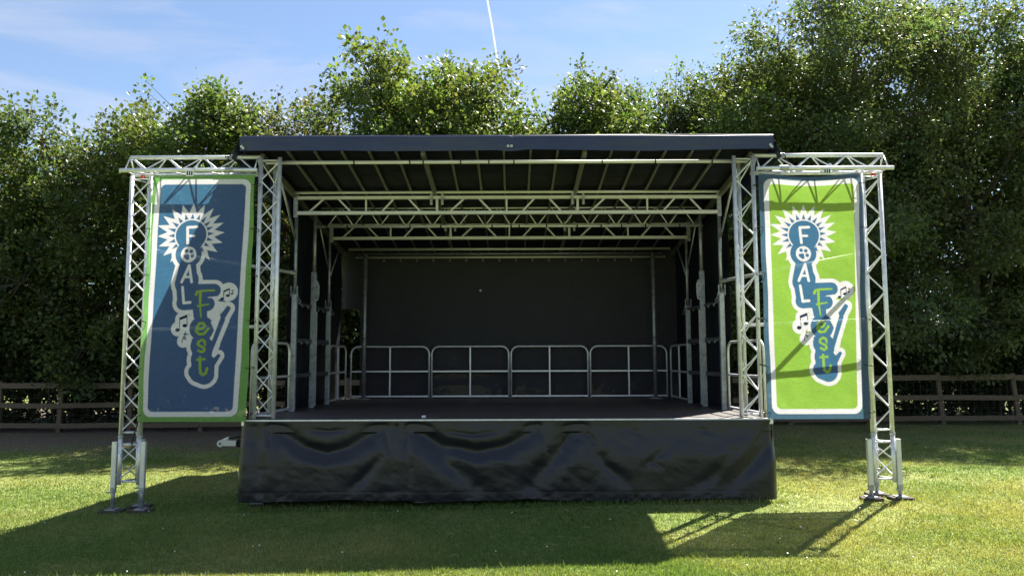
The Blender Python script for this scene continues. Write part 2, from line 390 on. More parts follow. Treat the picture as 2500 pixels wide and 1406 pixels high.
# roof -----------------------------------------------------------------
def zroof(y): return 4.165 - .124 * (y - 8.6)            # underside of the lining
RYF, RYB = 8.60, 13.42
def sheet(name, X, Y, Z, parent, material, nx, ny, thick=0):
    o = link(name, np_mesh(name, np.stack([X, Y, Z], -1).reshape(-1, 3), grid(nx, ny)), parent, None, material); return o
roof = thing("roof", (SXC, 11, 3.9), "", ""); del roof["label"]; del roof["category"]
roof.parent = stage; roof.matrix_parent_inverse = WORLD[stage].inverted()
nx, ny = 120, 70
X, Y = np.meshgrid(np.linspace(-3.20, 3.08, nx), np.linspace(RYF, RYB, ny))
sag = -.012 * np.abs(np.sin((X - .21) * math.pi / .321)) + .012 * vnoise(X + 7, Y * 3, 21, 1.2, 3)
sheet("lining", X, Y, zroof(Y) + sag, roof, 'pvc_under', nx, ny)
sheet("top_sheet", X, Y, zroof(Y) + .10 + .02 * np.sin(np.pi * (X + 3.2) / 6.3), roof, 'pvc_val', nx, ny)
# front valance
nx, nz = 260, 16
X, T = np.meshgrid(np.linspace(-3.20, 3.085, nx), np.linspace(0, 1, nz))
top = 4.292 + .004 * np.sin(X * 2.1); bot = 4.106 - .012 * np.sin((X + 3.2) / 6.285 * math.pi * 2) ** 2 + .008 * vnoise(X, X * 0, 31, 1.3, 3) - .018 * np.exp(-((X - .0) / .12) ** 2)
Zv = bot + (top - bot) * T
Yv = 8.575 + .012 * vnoise(X * 1.0, Zv * 4, 33, 1.4, 4) - .012 * (1 - T) * np.sin(X * 2.3) - .010 * np.exp(-((T - .08) / .05) ** 2) * 0
Yv = Yv + .05 * np.clip((T - .88) / .12, 0, 1) ** 2
sheet("valance", X, Yv, Zv, roof, 'pvc_val', nx, nz)
MB().path([(-3.20, 8.62, 4.287), (3.085, 8.62, 4.287)], .012, 8).build("edge_piping", 'pvc_val', roof, True)
for sg, xa in ((-1, -3.20), (1, 3.085)):   # side flaps flaring out
    ny, nz = 60, 10
    Yg, T = np.meshgrid(np.linspace(8.585, RYB, ny), np.linspace(0, 1, nz))
    zt = zroof(Yg) + .115; zb = zroof(Yg) - .135 + .015 * np.sin(Yg * 5)
    Xg = xa + sg * (.10 * (1 - T) + .01 * np.sin(Yg * 7) * (1 - T))
    sheet("side_flap", Xg, Yg, zb + (zt - zb) * T, roof, 'pvc_val', ny, nz)
for i in range(17):                        # ribs, every sixth a main rafter
    x = -2.66 + .321 * i
    big = i in (5, 11)
    zo = .050 if big else .034
    bar("main_rafter" if big else "rafter", (x, 8.66, zroof(8.66) - zo), (x, 13.2, zroof(13.2) - zo), .05 if big else .026, .07 if big else .034, 'rib', roof)
for x in (-2.99, 2.87):
    bar("edge_rafter", (x, 8.75, zroof(8.75) - .07), (x, 13.2, zroof(13.2) - .07), .05, .09, 'rib', roof)
for x in (-3.0, 3.02):
    pass
def eyelet(x, z):
    b = MB(); pts = [(x + .011 * math.cos(a), 8.553, z + .011 * math.sin(a)) for a in [k * math.pi / 5 for k in range(11)]]
    b.path(pts, .0045, 6, False).build("eyelet", 'white_paint', roof)
for x, z in ((-3.17, 4.15), (-3.15, 4.13), (-.04, 4.145), (.0, 4.145), (3.04, 4.15), (3.055, 4.13)): eyelet(x, z)

# cross tubes and lattice beams under the roof --------------------------
tube("cross_tube", (-2.95, 8.78, 4.015), (2.83, 8.78, 4.015), .0225, 'alu_box', roof, 12)
for x in (-1.9, -1.23, -1.07, -.62, -.28, .02, 1.08, 1.72, 2.4):
    MB().path([(x, 8.78, 4.015), (x + .016, 8.78, 4.015)], .026, 10).build("tie", 'black', roof)
def lattice(y, ztop, zbot, x0, x1, w=.05, h=.05, upper=True):
    t = thing("lattice_beam", (SXC, y, zbot), "", ""); del t["label"]; del t["category"]
    t.parent = stage; t.matrix_parent_inverse = WORLD[stage].inverted()
    bar("chord", (x0, y, zbot), (x1, y, zbot), w, h, 'alu_box', t)
    if upper: bar("chord", (x0, y, ztop), (x1, y, ztop), w, h * .95, 'alu_box', t)
    a, b = zbot + h / 2 - .004, ztop - h / 2 + .004
    W3 = (x1 - x0) / 3
    for k in range(3):
        o = x0 + W3 * k
        for f0, f1, up in ((.095, .19, 1), (.30, .385, 0), (.495, .495, 1), (.61, .69, 1), (.80, .88, 0)):
            za, zb_ = (a, b) if up else (b, a)
            bar("brace", (o + W3 * f0, y, za), (o + W3 * f1, y, zb_), .025, .025, 'alu_box', t)
        if k: bar("post", (o, y, a), (o, y, b), .035, .03, 'alu_box', t)
    for xe in (x0 - .01, x1 + .01): bar("end_post", (xe, y, zbot - .06), (xe, y, ztop + .06), .06, .05, 'galv', t)
    for k in (1, 2):
        xo = x0 + W3 * k
        for dx in (-.075, .075): bar("bracket", (xo + dx, y - .045, zbot + .10), (xo + dx, y - .045, ztop + .05), .035, .03, 'galv', t)
    return t
lattice(10.10, 3.868, 3.657, -2.96, 2.84)
tube("cross_tube", (-2.96, 10.02, 3.925), (2.84, 10.02, 3.925), .02, 'alu_box', roof)
l3 = lattice(11.60, 3.75, 3.546, -2.83, 2.77)
zig = thing("lattice_beam", (SXC, 10.8, 3.6), "", ""); del zig["label"]; del zig["category"]
zig.parent = stage; zig.matrix_parent_inverse = WORLD[stage].inverted()
tube("chord", (-2.90, 10.8, 3.593), (2.80, 10.8, 3.593), .0225, 'alu', zig)
tube("chord", (-2.80, 10.8, 3.862), (2.70, 10.8, 3.862), .014, 'alu', zig)
for k in range(14):
    x = -2.70 + .385 * k
    tube("brace", (x, 10.8, 3.60), (x + .19, 10.8, 3.858), .009, 'alu', zig, 6)
    tube("brace", (x + .21, 10.8, 3.858), (x + .375, 10.8, 3.60), .009, 'alu', zig, 6)
for x in (-2.72, -2.42, -1.5, -1.05, -.3, -.02, .1, .5, .95, 1.3, 1.6, 1.95, 2.45): MB().path([(x, 10.8, 3.593), (x + .02, 10.8, 3.593)], .026, 10).build("tie", 'black', zig)
tube("cross_tube", (-2.74, 12.4, 3.487), (2.66, 12.4, 3.487), .0225, 'alu_box', roof)
tube("cross_tube", (-2.72, 13.0, 3.490), (2.66, 13.0, 3.490), .018, 'galv', roof)
rail = tube("curtain_rail", (-2.75, 13.02, 3.432), (2.70, 13.02, 3.432), .0225, 'alu_box', stage)
for k in range(16):
    x = -2.25 + .29 * k
    b = MB(); pts = [(x + .014 * math.cos(a), 13.02, 3.375 + .018 * math.sin(a)) for a in [j * math.pi / 4 for j in range(9)]]
    b.path([(x, 13.02, 3.415), (x, 13.02, 3.393)], .004, 5); b.path(pts, .004, 5, False).build("hook", 'galv', rail)

# posts of the side frames -------------------------------------------------
def side_posts(sg):
    X1, X2, X3 = (-2.955, -2.885, -2.865) if sg < 0 else (2.845, 2.765, 2.745)
    for x, y, zj, zt, r in ((X1, 10.10, 2.56, 3.66, .024), (X3, 11.62, 2.48, 3.52, .022)):
        p = bar("post", (x, y, ZF), (x, y, zj), .072, .072, 'galv', stage)
        tube("upper_post", (x, y, zj - .1), (x, y, zt), r, 'galv', p)
        for d in (-.042, .042): bar("lug", (x + d, y - .03, zj - .05), (x + d, y - .03, zj + .09), .012, .03, 'galv', p)
        MB().box((x-.022, y-.05, zj-.02), (x+.022, y-.03, zj+.03)).build("lock_block", 'steel_dark', p)
        ring = [(x - sg*.07 + .022 * math.cos(a), y - .03, zj - .12 + .022 * math.sin(a)) for a in [j * math.pi / 5 for j in range(11)]]
        b = MB(); b.path(ring, .003, 5, False); b.path([(x - sg*.04, y - .03, zj + .02), (x - sg*.06, y - .03, zj - .05), (x - sg*.07, y-.03, zj - .10)], .003, 5)
        b.build("pin_ring", 'galv', p)
    p = bar("post", (X2, 10.80, ZF), (X2, 10.80, 2.92), .075, .06, 'galv', stage)
    tube("upper_post", (X2, 10.80, 2.85), (X2, 10.80, 3.80), .028, 'galv', p)
    bar("slide", (X2 - sg*.05, 10.79, 1.0), (X2 - sg*.05, 10.79, 2.35), .025, .04, 'galv', p)
    b = MB(); c = [(0, -.16), (.07, -.13), (.085, -.06), (.085, .08), (.06, .15), (0, .16)]
    n = len(c); xs = X2 - sg * .01
    b.v = [(xs - sg * a, 10.745, 2.64 + e) for a, e in c] + [(xs - sg * a, 10.76, 2.64 + e) for a, e in c]
    b.f = [tuple(range(n)), tuple(reversed(range(n, 2*n)))] + [(i, (i+1) % n, n+(i+1) % n, n+i) for i in range(n)]
    pl = b.build("winch_plate", 'galv', p)
    for e in (-.1, .06): MB().path([(xs - sg*.045, 10.738, 2.64+e), (xs - sg*.045, 10.746, 2.64+e)], .012, 8).build("bolt", 'steel_dark', p)
    for z, h in ((2.42, .035), (1.915, .065), (1.44, .055)):
        o = bar("wall_rail", (X1 - sg*.01, 10.16, z), (X3 - sg*.01, 11.60, z), .03, h, 'steel_dark', stage)
        for k in range(5):
            if z > 1.5:
                y = 10.25 + .29 * k; MB().path([(X1 - sg*.03, y, z - .005), (X1 - sg*.07, y, z - .03), (X1-sg*.06, y, z - .05)], .009, 6).build("clip", 'galv', o)
    # struts up to the edge of the roof
    tube("strut", (X1 - sg*0, 10.06, 3.30), (X1, 9.35, 3.96), .016, 'galv', stage, 8)
    tube("strut", (X3, 11.66, 2.95), (X3 , 12.3, 3.52), .014, 'galv', stage, 8)
    tube("strut", (X3, 11.56, 3.05), (X3 , 11.0, 3.62), .014, 'galv', stage, 8)
    xb = -2.545 if sg < 0 else 2.45
    bp = tube("rear_post", (xb, 12.85, ZF), (xb, 12.85, 3.47), .034, 'galv', stage, 12)
    MB().box((xb-.10, 12.78, ZF+.002), (xb+.10, 12.92, ZF+.012)).build("foot_plate", 'galv', bp)
    MB().path([(xb, 12.85, 2.0), (xb, 12.85, 2.02)], .038, 10).build("collar", 'steel_dark', bp)
    MB().path([(xb, 12.85, 1.44), (xb, 12.85, 1.46)], .038, 10).build("collar", 'steel_dark', bp)
side_posts(-1); side_posts(1)

# side sheets and backdrop -----------------------------------------------------
def wall_sheet(name, X, Y, Z, nx, nz, material='backdrop'): return sheet(name, X, Y, Z, stage, material, nx, nz)
for sg, xw in ((-1, -3.03), (1, 2.93)):
    yE = 13.15 if sg < 0 else 13.3
    nx, nz = 50, 40
    Yg, T = np.meshgrid(np.linspace(10.02, yE, nx), np.linspace(0, 1, nz)); Zg = ZF + T * (zroof(Yg) - ZF + .02)
    o = wall_sheet("side_sheet", xw + .025 * vnoise(Yg * 2, Zg, 41 + sg, 1.1, 3), Yg, Zg, nx, nz, 'pvc_under')
nx, nz = 120, 60
Xg, T = np.meshgrid(np.linspace(-2.70, 2.93, nx), np.linspace(0, 1, nz)); Zg = ZF + .0 + T * (3.60 - ZF)
wall_sheet("backdrop", Xg, 13.24 + .03 * vnoise(Xg, Zg, 51, .9, 4), Zg, nx, nz)
Xg, T = np.meshgrid(np.linspace(-3.03, -2.69, 8), np.linspace(0, 1, 8)); Zg = 2.54 + T * 1.06
wall_sheet("backdrop_return", Xg, 13.255 + 0 * Xg, Zg, 8, 8)

MB().path([(-.56, 13.19, 2.86), (-.56, 13.20, 2.86)], .022, 10).build("backdrop_eyelet", 'galv', stage)
# tow hitch poking out at the left end
hitch = thing("tow_hitch", (-3.4, 9.6, .60), "", ""); del hitch["label"]; del hitch["category"]
hitch.parent = stage; hitch.matrix_parent_inverse = WORLD[stage].inverted()
hitch["label"] = "white trailer tow hitch with black rubber bellows"
hy, hz = 9.6, .605
b = MB(); b.box((-3.66, hy-.03, hz-.03), (-3.50, hy+.03, hz+.035)); b.path([(-3.70, hy-.035, hz), (-3.70, hy+.035, hz)], .042, 14)
b.path([(-3.70, hy, hz+.02), (-3.64, hy, hz+.05), (-3.60, hy, hz+.075)], [.022, .02, .012], 8)
b.build("coupling", 'white_paint', hitch)
MB().path([(-3.70, hy-.040, hz), (-3.70, hy-.034, hz)], .014, 10).build("socket_bolt", 'black', hitch)
b = MB()
for k in range(6): b.path([(-3.50 + .022*k, hy, hz), (-3.489 + .022*k, hy, hz), (-3.478 + .022*k, hy, hz)], [.040, .050, .040], 12)
b.build("bellows", 'rubber', hitch)
MB().path([(-3.60, hy, hz+.065), (-3.48, hy, hz+.085), (-3.40, hy, hz+.105)], [.014, .018, .022], 8).build("handle", 'black', hitch)
MB().box((-3.385, hy-.05, hz-.11), (-3.36, hy+.05, hz+.05)).build("bracket", 'white_paint', hitch)
MB().path([(-3.37, hy-.02, hz-.11), (-3.40, hy-.03, hz-.16), (-3.405, hy-.03, hz-.22), (-3.37, hy-.02, hz-.27), (-3.30, hy, hz-.28)], .008, 6).build("breakaway_cable", 'rubber', hitch, True)
MB().box((-3.38, hy-.05, hz-.03), (-3.0, hy+.05, hz+.03)).build("drawbar", 'steel_dark', hitch)
MB().path([(-3.23, 9.0, .33), (-3.17, 9.0, .33)], .075, 16).build("jockey_wheel", 'white_paint', stage)

# small white box left on the deck
bx = MB().box((-1.075, 8.93, ZF+.001), (-1.03, 8.97, ZF+.026)); o = bx.build("small_box", 'white_paint')
tag(o, "tiny white box lying near the front edge of the stage floor", "box")
o2 = MB().box((-1.095, 8.935, ZF+.001), (-1.078, 8.965, ZF+.014)).build("lid", 'black', o)

# ------------------------------------------------------------------ guardrails
def guardrail(a, b, label, z0=ZF+.004, h=.895, corner=.13, group="stage guardrails", mid=True):
    a = Vector((*a, z0)); b = Vector((*b, z0)); d = (b - a); ln = d.length; u = d.normalized()
    t = thing("guardrail", a, label, "guardrail", group); up = Vector((0, 0, 1))
    pts = [a]
    for k in range(7):
        th = math.pi / 2 * k / 6; pts.append(a + u * corner * (1 - math.cos(th)) + up * (h - corner + corner * math.sin(th)))
    for k in range(7):
        th = math.pi / 2 * k / 6; pts.append(b - u * corner * (1 - math.sin(th)) + up * (h - corner + corner * math.cos(th)))
    pts.append(b)
    MB().path(pts, .0165, 10).build("frame", 'alu', t, True)
    bar("bottom_rail", a + up * .035 + u * .012, b + up * .035 - u * .012, .03, .03, 'alu', t)
    bar("middle_rail", a + up * .465 + u * .012, b + up * .465 - u * .012, .03, .03, 'alu', t)
    m = (a + b) / 2
    if mid: bar("upright", m + up * .05, m + up * (h - .012), .028, .028, 'alu', t)
    k = a + up * .74 - u * .02
    MB().path([k + Vector((0, -.02, 0)), k + Vector((0, .02, 0))], .013, 8).build("clamp", 'galv', t)
    return t
names = ["leftmost of the four silver guardrails along the back of the stage", "second guardrail from the left along the back of the stage",
         "third guardrail from the left along the back of the stage", "rightmost of the four guardrails along the back, behind the right rear post"]
for i, (x0, x1) in enumerate(((-2.815, -1.452), (-1.405, -.062), (-.018, 1.322), (1.366, 2.70))): guardrail((x0, 13.08), (x1, 13.08), names[i])
guardrail((-2.86, 11.72), (-2.86, 12.86), "silver guardrail at the left rear side of the stage beside the gap in the sheets")
guardrail((2.755, 13.0), (2.755, 11.72), "silver guardrail at the right rear side of the stage")
guardrail((-2.975, 10.0), (-3.065, 8.82), "silver guardrail at the stage front behind the truss leg beside the blue banner")
guardrail((2.885, 10.0), (2.965, 8.82), "silver guardrail at the stage front behind the truss leg beside the lime banner")

# ------------------------------------------------------------------ aluminium trusses
def truss(name, p0, p1, offs, label, cat, group, pitch=.222, r=.0245, rd=.0085, ext=None, faces=((0,1),(1,2),(2,0)), parent=None):
    """Three chords joined by zig-zag diagonals. offs: chord offsets from the axis."""
    p0, p1 = Vector(p0), Vector(p1); d = p1 - p0; ln = d.length; u = d.normalized(); offs = [Vector(o) for o in offs]
    t = thing(name, p0, label, cat, group)
    for k, o in enumerate(offs):
        e0, e1 = ext[k] if ext else (0, 0)
        tube("chord", p0 + o - u * e0, p1 + o + u * e1, r, 'alu', t, 14)
    n = int(round((ln - .10) / pitch)); st = (ln - .10) / n
    for f, (i, j) in enumerate(faces):
        for k in range(n):
            a, b = (i, j) if (k + f) % 2 == 0 else (j, i)
            tube("diagonal", p0 + offs[a] + u * (.05 + st * k), p0 + offs[b] + u * (.05 + st * (k + 1)), rd, 'alu', t, 7)
        for e in (.035, ln - .035): tube("cross_bar", p0 + offs[i] + u * e, p0 + offs[j] + u * e, rd, 'alu', t, 7)
    return t
HW = .112                                      # half the distance between chord centres
UP = [(-HW, 0, 0), (HW, 0, 0), (0, .195, 0)]   # flat face to the front, apex behind
YT = 8.66
legL = truss("corner_truss", (-2.875, YT+.05, ZF+.012), (-2.875, YT+.05, 4.06), UP, "upright triangular aluminium truss on the stage corner beside the blue banner", "truss", "stage corner trusses")
legR = truss("corner_truss", (2.762, YT+.05, ZF+.012), (2.762, YT+.05, 4.06), UP, "upright triangular aluminium truss on the stage corner beside the lime banner", "truss", "stage corner trusses")
towers = []
for sg, xc, lab in ((-1, -4.378, "freestanding aluminium truss tower holding the outer edge of the blue banner"), (1, 4.243, "freestanding aluminium truss tower holding the outer edge of the lime banner")):
    t = truss("truss_tower", (xc, YT, .80), (xc, YT, 3.825), UP, lab, "truss tower", "outer banner towers")
    towers.append(t)
    # base section with three screw jacks
    z0 = .25
    for o in UP:
        tube("base_chord", (xc+o[0], YT+o[1], z0), (xc+o[0], YT+o[1], .792), .0245, 'alu', t, 14)
        MB().path([(xc+o[0], YT+o[1], .775), (xc+o[0], YT+o[1], .805)], .031, 12).build("coupler", 'galv', t)
    for (i, j) in ((0,1),(1,2),(2,0)):
        a, b = Vector((xc, YT, 0)) + Vector(UP[i]), Vector((xc, YT, 0)) + Vector(UP[j])
        for z in (.285, .70): tube("cross_bar", a + Vector((0,0,z)), b + Vector((0,0,z)), .011, 'alu', t, 7)
        tube("diagonal", a + Vector((0,0,.31)), b + Vector((0,0,.50)), .0085, 'alu', t, 7)
        tube("diagonal", b + Vector((0,0,.50)), a + Vector((0,0,.68)), .0085, 'alu', t, 7)
    for q, (ox, oy) in enumerate(((-HW-.055, -.01), (HW+.05, -.01), (.02, .195+.05))):
        x, y = xc + ox, YT + oy; zz = gz(x, y)
        jk = bar("jack_leg", (x, y, .215), (x, y, .735), .055, .05, 'alu_box', t)
        tube("jack_tube", (x, y, zz + .04), (x, y, .26), .0225, 'galv', jk)
        MB().path([(x, y, .165), (x, y, .225)], .033, 10).build("jack_nut", 'galv', jk)
        bar("jack_handle", (x-.06, y-.03, .175), (x+.02, y-.03, .175), .014, .014, 'galv', jk)
        MB().box((x-.06, y-.06, zz+.032), (x+.06, y+.06, zz+.042)).build("foot_plate", 'galv', jk)
        cxp = xc + UP[q][0]
        for z in (.36, .58): bar("clamp", (min(x, cxp), YT + UP[q][1] - .0, z), (max(x, cxp) + .02, YT + UP[q][1], z), .04, .035, 'galv', jk)
        rz = random.uniform(-.3, .3)
        side = "blue" if sg < 0 else "lime"
        pos = ("outer front" if (q == 0) == (sg < 0) else "inner front") if q < 2 else "rear"
        pb = MB().box((-.115, -.09, 0), (.115, .09, .030))
        o = pb.build("wooden_pad", 'board', None, False, Matrix.Translation((x, y, zz + .001)) @ Matrix.Rotation(rz, 4, 'Z'))
        tag(o, f"flat wooden pad under the {pos} jack foot of the tower by the {side} banner", "pad", "boards under jack feet")
for x, lab in ((-2.99, "flat board under the stage jack at the left end of the black skirt"), (-1.07, "flat board under the stage jack left of the skirt's middle"), (.92, "flat board under the stage jack right of the skirt's middle")):
    o = MB().box((-.09, -.10, 0), (.09, .10, .022)).build("wooden_pad", 'board', None, False, Matrix.Translation((x, 8.95, gz(x, 8.95) + .001)))
    tag(o, lab, "pad", "boards under jack feet")
# wing trusses across the top, apex up
WO = [(0, -.055, 0), (0, .185, 0), (0, .065, .185)]
for sg, xa, xb, lab in ((-1, -4.59, -2.995, "horizontal aluminium truss arm above the blue banner"), (1, 4.475, 2.885, "horizontal aluminium truss arm above the lime banner")):
    t = truss("horizontal_truss", (xa, YT, 3.882), (xb, YT, 3.882), WO, lab, "truss arm", "truss arms above the banners", ext=((.02, .0), (0, 0), (-.04, 0)))
    for o in WO:   # couplers near the stage
        x = xb - (-sg) * 0 + sg * .32
        MB().path([(x-.05, YT+o[1], 3.882+o[2]), (x+.05, YT+o[1], 3.882+o[2])], .031, 12).build("coupler", 'galv', t)
    xm = (xa + xb) / 2 + .02
    pl = MB().box((xm-.045, YT-.092, 3.80), (xm+.045, YT-.084, 3.885)).build("label_plate", 'white_paint', t)
    for k in range(3): MB().box((xm-.034+.026*k, YT-.0945, 3.812), (xm-.020+.026*k, YT-.0905, 3.862)).build("label_mark", 'black', pl)
    MB().path([(xm+.01, YT-.06, 3.86), (xm+.06, YT-.05, 3.93)], .018, 6).build("label_clip", 'alu', pl)
    hx = xb + sg * .40
    if sg < 0:
        b = MB(); yq, zq = YT + .065 - .0268, 4.067
        for dx in (-.014, .014): b.box((hx+dx-.004, yq-.001, zq-.016), (hx+dx+.004, yq+.002, zq+.016))
        b.box((hx-.012, yq-.001, zq-.004), (hx+.012, yq+.002, zq+.004)); b.build("letter_mark", 'black', t)
    xt = xa - sg * .10 * 1.6
    MB().path([(xt, YT+.1, 3.836), (xt+.03, YT+.1, 3.836)], .03, 8).build("tape", 'red', t)
    # black tie-down cord from the roof edge down to the arm
    xk = -3.20 if sg < 0 else 3.085
    MB().path([(xk, 8.60, 4.24), (xk + sg*.08, 8.62, 4.12), (xk + sg*.16, 8.66, 4.05), (xk + sg*.2, 8.70, 3.97), (xk+sg*.18, 8.62, 3.90)], .006, 6).build("tie_cord", 'black', t, True)
# brace tubes between the towers and the stage
def brace(name, a, b, lab):
    t = tag(tube(name, a, b, .0225, 'alu', None, 12), lab, "brace tube", "scaffold tubes tying the towers to the stage")
    for p, q in ((a, b), (b, a)):
        p, q = Vector(p), Vector(q); u = (q - p).normalized()
        MB().path([p + u*.015, p + u*.075], .031, 8).build("clamp", 'galv', t)
brace("brace_tube", (-2.93, 10.06, 2.824), (-4.30, 8.83, 2.965), "slanting scaffold tube behind the blue banner running to the stage post")
brace("brace_tube", (2.82, 10.06, 2.690), (4.165, 8.83, 2.895), "slanting scaffold tube behind the lime banner running to the stage post")
brace("brace_tube", (-4.43, 8.90, 2.02), (-2.86, 8.95, 2.062), "level scaffold tube behind the blue banner at mid height")
brace("brace_tube", (2.75, 8.95, 2.05), (4.29, 8.90, 2.11), "level scaffold tube behind the lime banner at mid height")

# ------------------------------------------------------------------ banners
BW, BH = 255., 596.
def c1(p): x, y = 360 + p[0]/5.408, 480 + p[1]/5.408; return (x - (378 - .0604*(y-432))), y - 432
def c2(p): x, y = 400 + p[0]/5.023, 680 + p[1]/5.023; return (x - (378 - .0604*(y-432))), y - 432
def cap(U, V, pts, r0, r1=None):
    """Signed distance to a chain of round strokes."""
    d = np.full(U.shape, 1e9); r1 = r0 if r1 is None else r1; n = len(pts) - 1
    if n == 0: return np.hypot(U - pts[0][0], V - pts[0][1]) - r0
    for i in range(n):
        (ax, ay), (bx, by) = pts[i], pts[i+1]; dx, dy = bx-ax, by-ay
        t = np.clip(((U-ax)*dx + (V-ay)*dy) / (dx*dx+dy*dy+1e-9), 0, 1)
        rr = r0 + (r1 - r0) * (i + t) / n
        d = np.minimum(d, np.hypot(U-ax-t*dx, V-ay-t*dy) - rr)
    return d
def poly(U, V, pts):
    """Signed distance to a polygon (negative inside)."""
    d = np.full(U.shape, 1e9); ins = np.zeros(U.shape, bool); n = len(pts)
    for i in range(n):
        (ax, ay), (bx, by) = pts[i], pts[(i+1) % n]; dx, dy = bx-ax, by-ay
        t = np.clip(((U-ax)*dx + (V-ay)*dy) / (dx*dx+dy*dy+1e-9), 0, 1)
        d = np.minimum(d, np.hypot(U-ax-t*dx, V-ay-t*dy))
        with np.errstate(divide='ignore', invalid='ignore'):
            ins ^= ((ay > V) != (by > V)) & (U < (bx-ax)*(V-ay)/(by-ay+1e-12) + ax)
    return np.where(ins, -d, d)
def rrect(U, V, x0, y0, x1, y1, r):
    qx = np.abs(U-(x0+x1)/2) - (x1-x0)/2 + r; qy = np.abs(V-(y0+y1)/2) - (y1-y0)/2 + r
    return np.hypot(np.maximum(qx, 0), np.maximum(qy, 0)) + np.minimum(np.maximum(qx, qy), 0) - r
def paint(u, v, edge, field, blue, lime, white, navy):
    W = 250 + 15 * v; U = u * W; V = v * BH
    img = np.empty(U.shape + (3,)); img[:] = edge
    def put(d, col, aa=.9):
        a = np.clip(.5 - d / aa, 0, 1)[..., None]; img[:] = img * (1 - a) + np.array(col) * a
    put(rrect(U, V, 12, 11.5, 243, 584, 20), white); put(rrect(U, V, 24, 24, 231, 572, 12), field)
    mn = lambda *a: np.minimum.reduce(a)
    # dark body of the emblem
    body = mn(cap(U, V, [c1((621,550))], 38.6), cap(U, V, [c1((590,800))], 32),
              cap(U, V, [c1((580,930)), c1((560,1180))], 20, 28.5),
              cap(U, V, [c2((330,60)), c2((325,250)), c2((300,320))], 28.5, 20), cap(U, V, [c2((285,330)), c2((430,325))], 17.5),
              cap(U, V, [c2((400,185)), c2((658,183))], 16.2), cap(U, V, [c2((420,330)), c2((580,345))], 17),
              poly(U, V, [c2(q) for q in ((350,100),(560,140),(575,300),(575,520),(415,520),(390,330))]),
              cap(U, V, [c2((508,640))], 29.5), cap(U, V, [c2((500,845))], 26), cap(U, V, [c2((510,1005))], 27),
              poly(U, V, [c2(q) for q in ((385,760),(625,780),(640,900),(625,990),(665,1060),(660,1150),(640,1250),(420,1240),(380,1080),(390,940))]),
              cap(U, V, [c2((470,1170)), c2((540,1190))], 22, 23.5), cap(U, V, [c2((430,1155))], 17),
              cap(U, V, [c2((640,1045)), c2((710,965))], 8, 4.2))
    neck = mn(cap(U, V, [c2((610,900)), c2((758,530))], 6.0), cap(U, V, [c2((765,485)), c2((828,398))], 7.2, 5.2),
              *[cap(U, V, [c2(q)], 1.9) for q in ((735,475),(752,458),(768,440),(784,418),(798,398),(815,375))])
    cut = cap(U, V, [c2((655,955)), c2((700,840))], 5.5)
    # white outline with bubbles for the notes
    outl = mn(body - 9.6, neck - 10.5, cap(U, V, [c2((830,200))], 22.5), cap(U, V, [c2((225,640))], 18.5), cap(U, V, [c2((275,530))], 18.5),
              cap(U, V, [c2((285,790))], 15.5), poly(U, V, [c2(q) for q in ((330,560),(330,800),(400,800),(400,560))]),
              poly(U, V, [c2(q) for q in ((600,300),(860,330),(840,520),(700,850),(620,700),(560,480))]))
    tips = [(868,882),(968,775),(1035,652),(1058,515),(1045,387),(1000,280),(912,190),(793,145),(652,128),(507,145),(368,203),(258,295),(180,420),(180,562),(190,695),(250,818),(345,905)]
    cx, cy = 621, 550; ang = [math.atan2(-(y-cy), x-cx) for x, y in tips]; rad = [math.hypot(x-cx, y-cy) for x, y in tips]
    for i in range(1, len(ang)):
        while ang[i] < ang[i-1]: ang[i] += 2*math.pi
    star = []
    for i in range(len(tips)):
        star.append(c1(tips[i]))
        if i + 1 < len(tips):
            a = (ang[i]+ang[i+1])/2; rr = .70*(rad[i]+rad[i+1])/2; star.append(c1((cx+rr*math.cos(a), cy-rr*math.sin(a))))
    star.append(c1((cx - 150, cy + 260))); star.append(c1((cx + 150, cy + 260)))
    put(mn(outl, poly(U, V, star)), white)
    for a, r_ in zip(ang, rad):
        tri = [c1((cx + q*math.cos(a+w), cy - q*math.sin(a+w))) for q, w in ((r_*.69, 0), (214, .125), (214, -.125))]
        put(poly(U, V, tri), blue)
    put(poly(U, V, [c2(q) for q in ((578,265),(640,262),(690,430),(575,430),(660,340))]) if False else cap(U, V, [c2((900,2600))], 1), white)
    put(np.minimum(body, neck), blue); put(cut, white)
    put(cap(U, V, [c2((585,268)), c2((690,262))], .8, 2.2), white); put(poly(U, V, [c2(q) for q in ((615,560),(690,520),(720,540),(630,790),(612,745),(655,660))]), white)
    rc = np.hypot(U - c1((cx, cy))[0], V - c1((cx, cy))[1])
    th = np.arctan2(V - c1((cx, cy))[1], U - c1((cx, cy))[0])
    ring = np.abs(rc - 38.6) - 1.7; ring = np.where((th > math.radians(42)) & (th < math.radians(138)), 9, ring); put(ring, white)
    ST = 3.3
    put(mn(cap(U, V, [c1((577,655)), c1((575,447)), c1((695,440))], ST), cap(U, V, [c1((580,560)), c1((660,560))], 2.9)), white)
    po = c1((590,805)); put(np.hypot(U-po[0], (V-po[1])/1.03) - 18.7, white)
    put(mn(*[cap(U, V, [(po[0]+a, po[1]+b)], 4.5) for a, b in ((-5.5,-8.7),(6,-7.6),(9.2,3.6))], cap(U, V, [(po[0]-8, po[1]+4), (po[0]-2, po[1]+9)], 4.2), cap(U, V, [(po[0]-3, po[1]+4)], 5)), blue)
    put(mn(cap(U, V, [c1((497,1165)), c1((598,950)), c1((630,1165))], ST), cap(U, V, [c1((545,1100)), c1((615,1100))], 2.6)), white)
    put(cap(U, V, [c2((272,140)), c2((288,332)), c2((368,325))], ST), white)
    G = 3.4
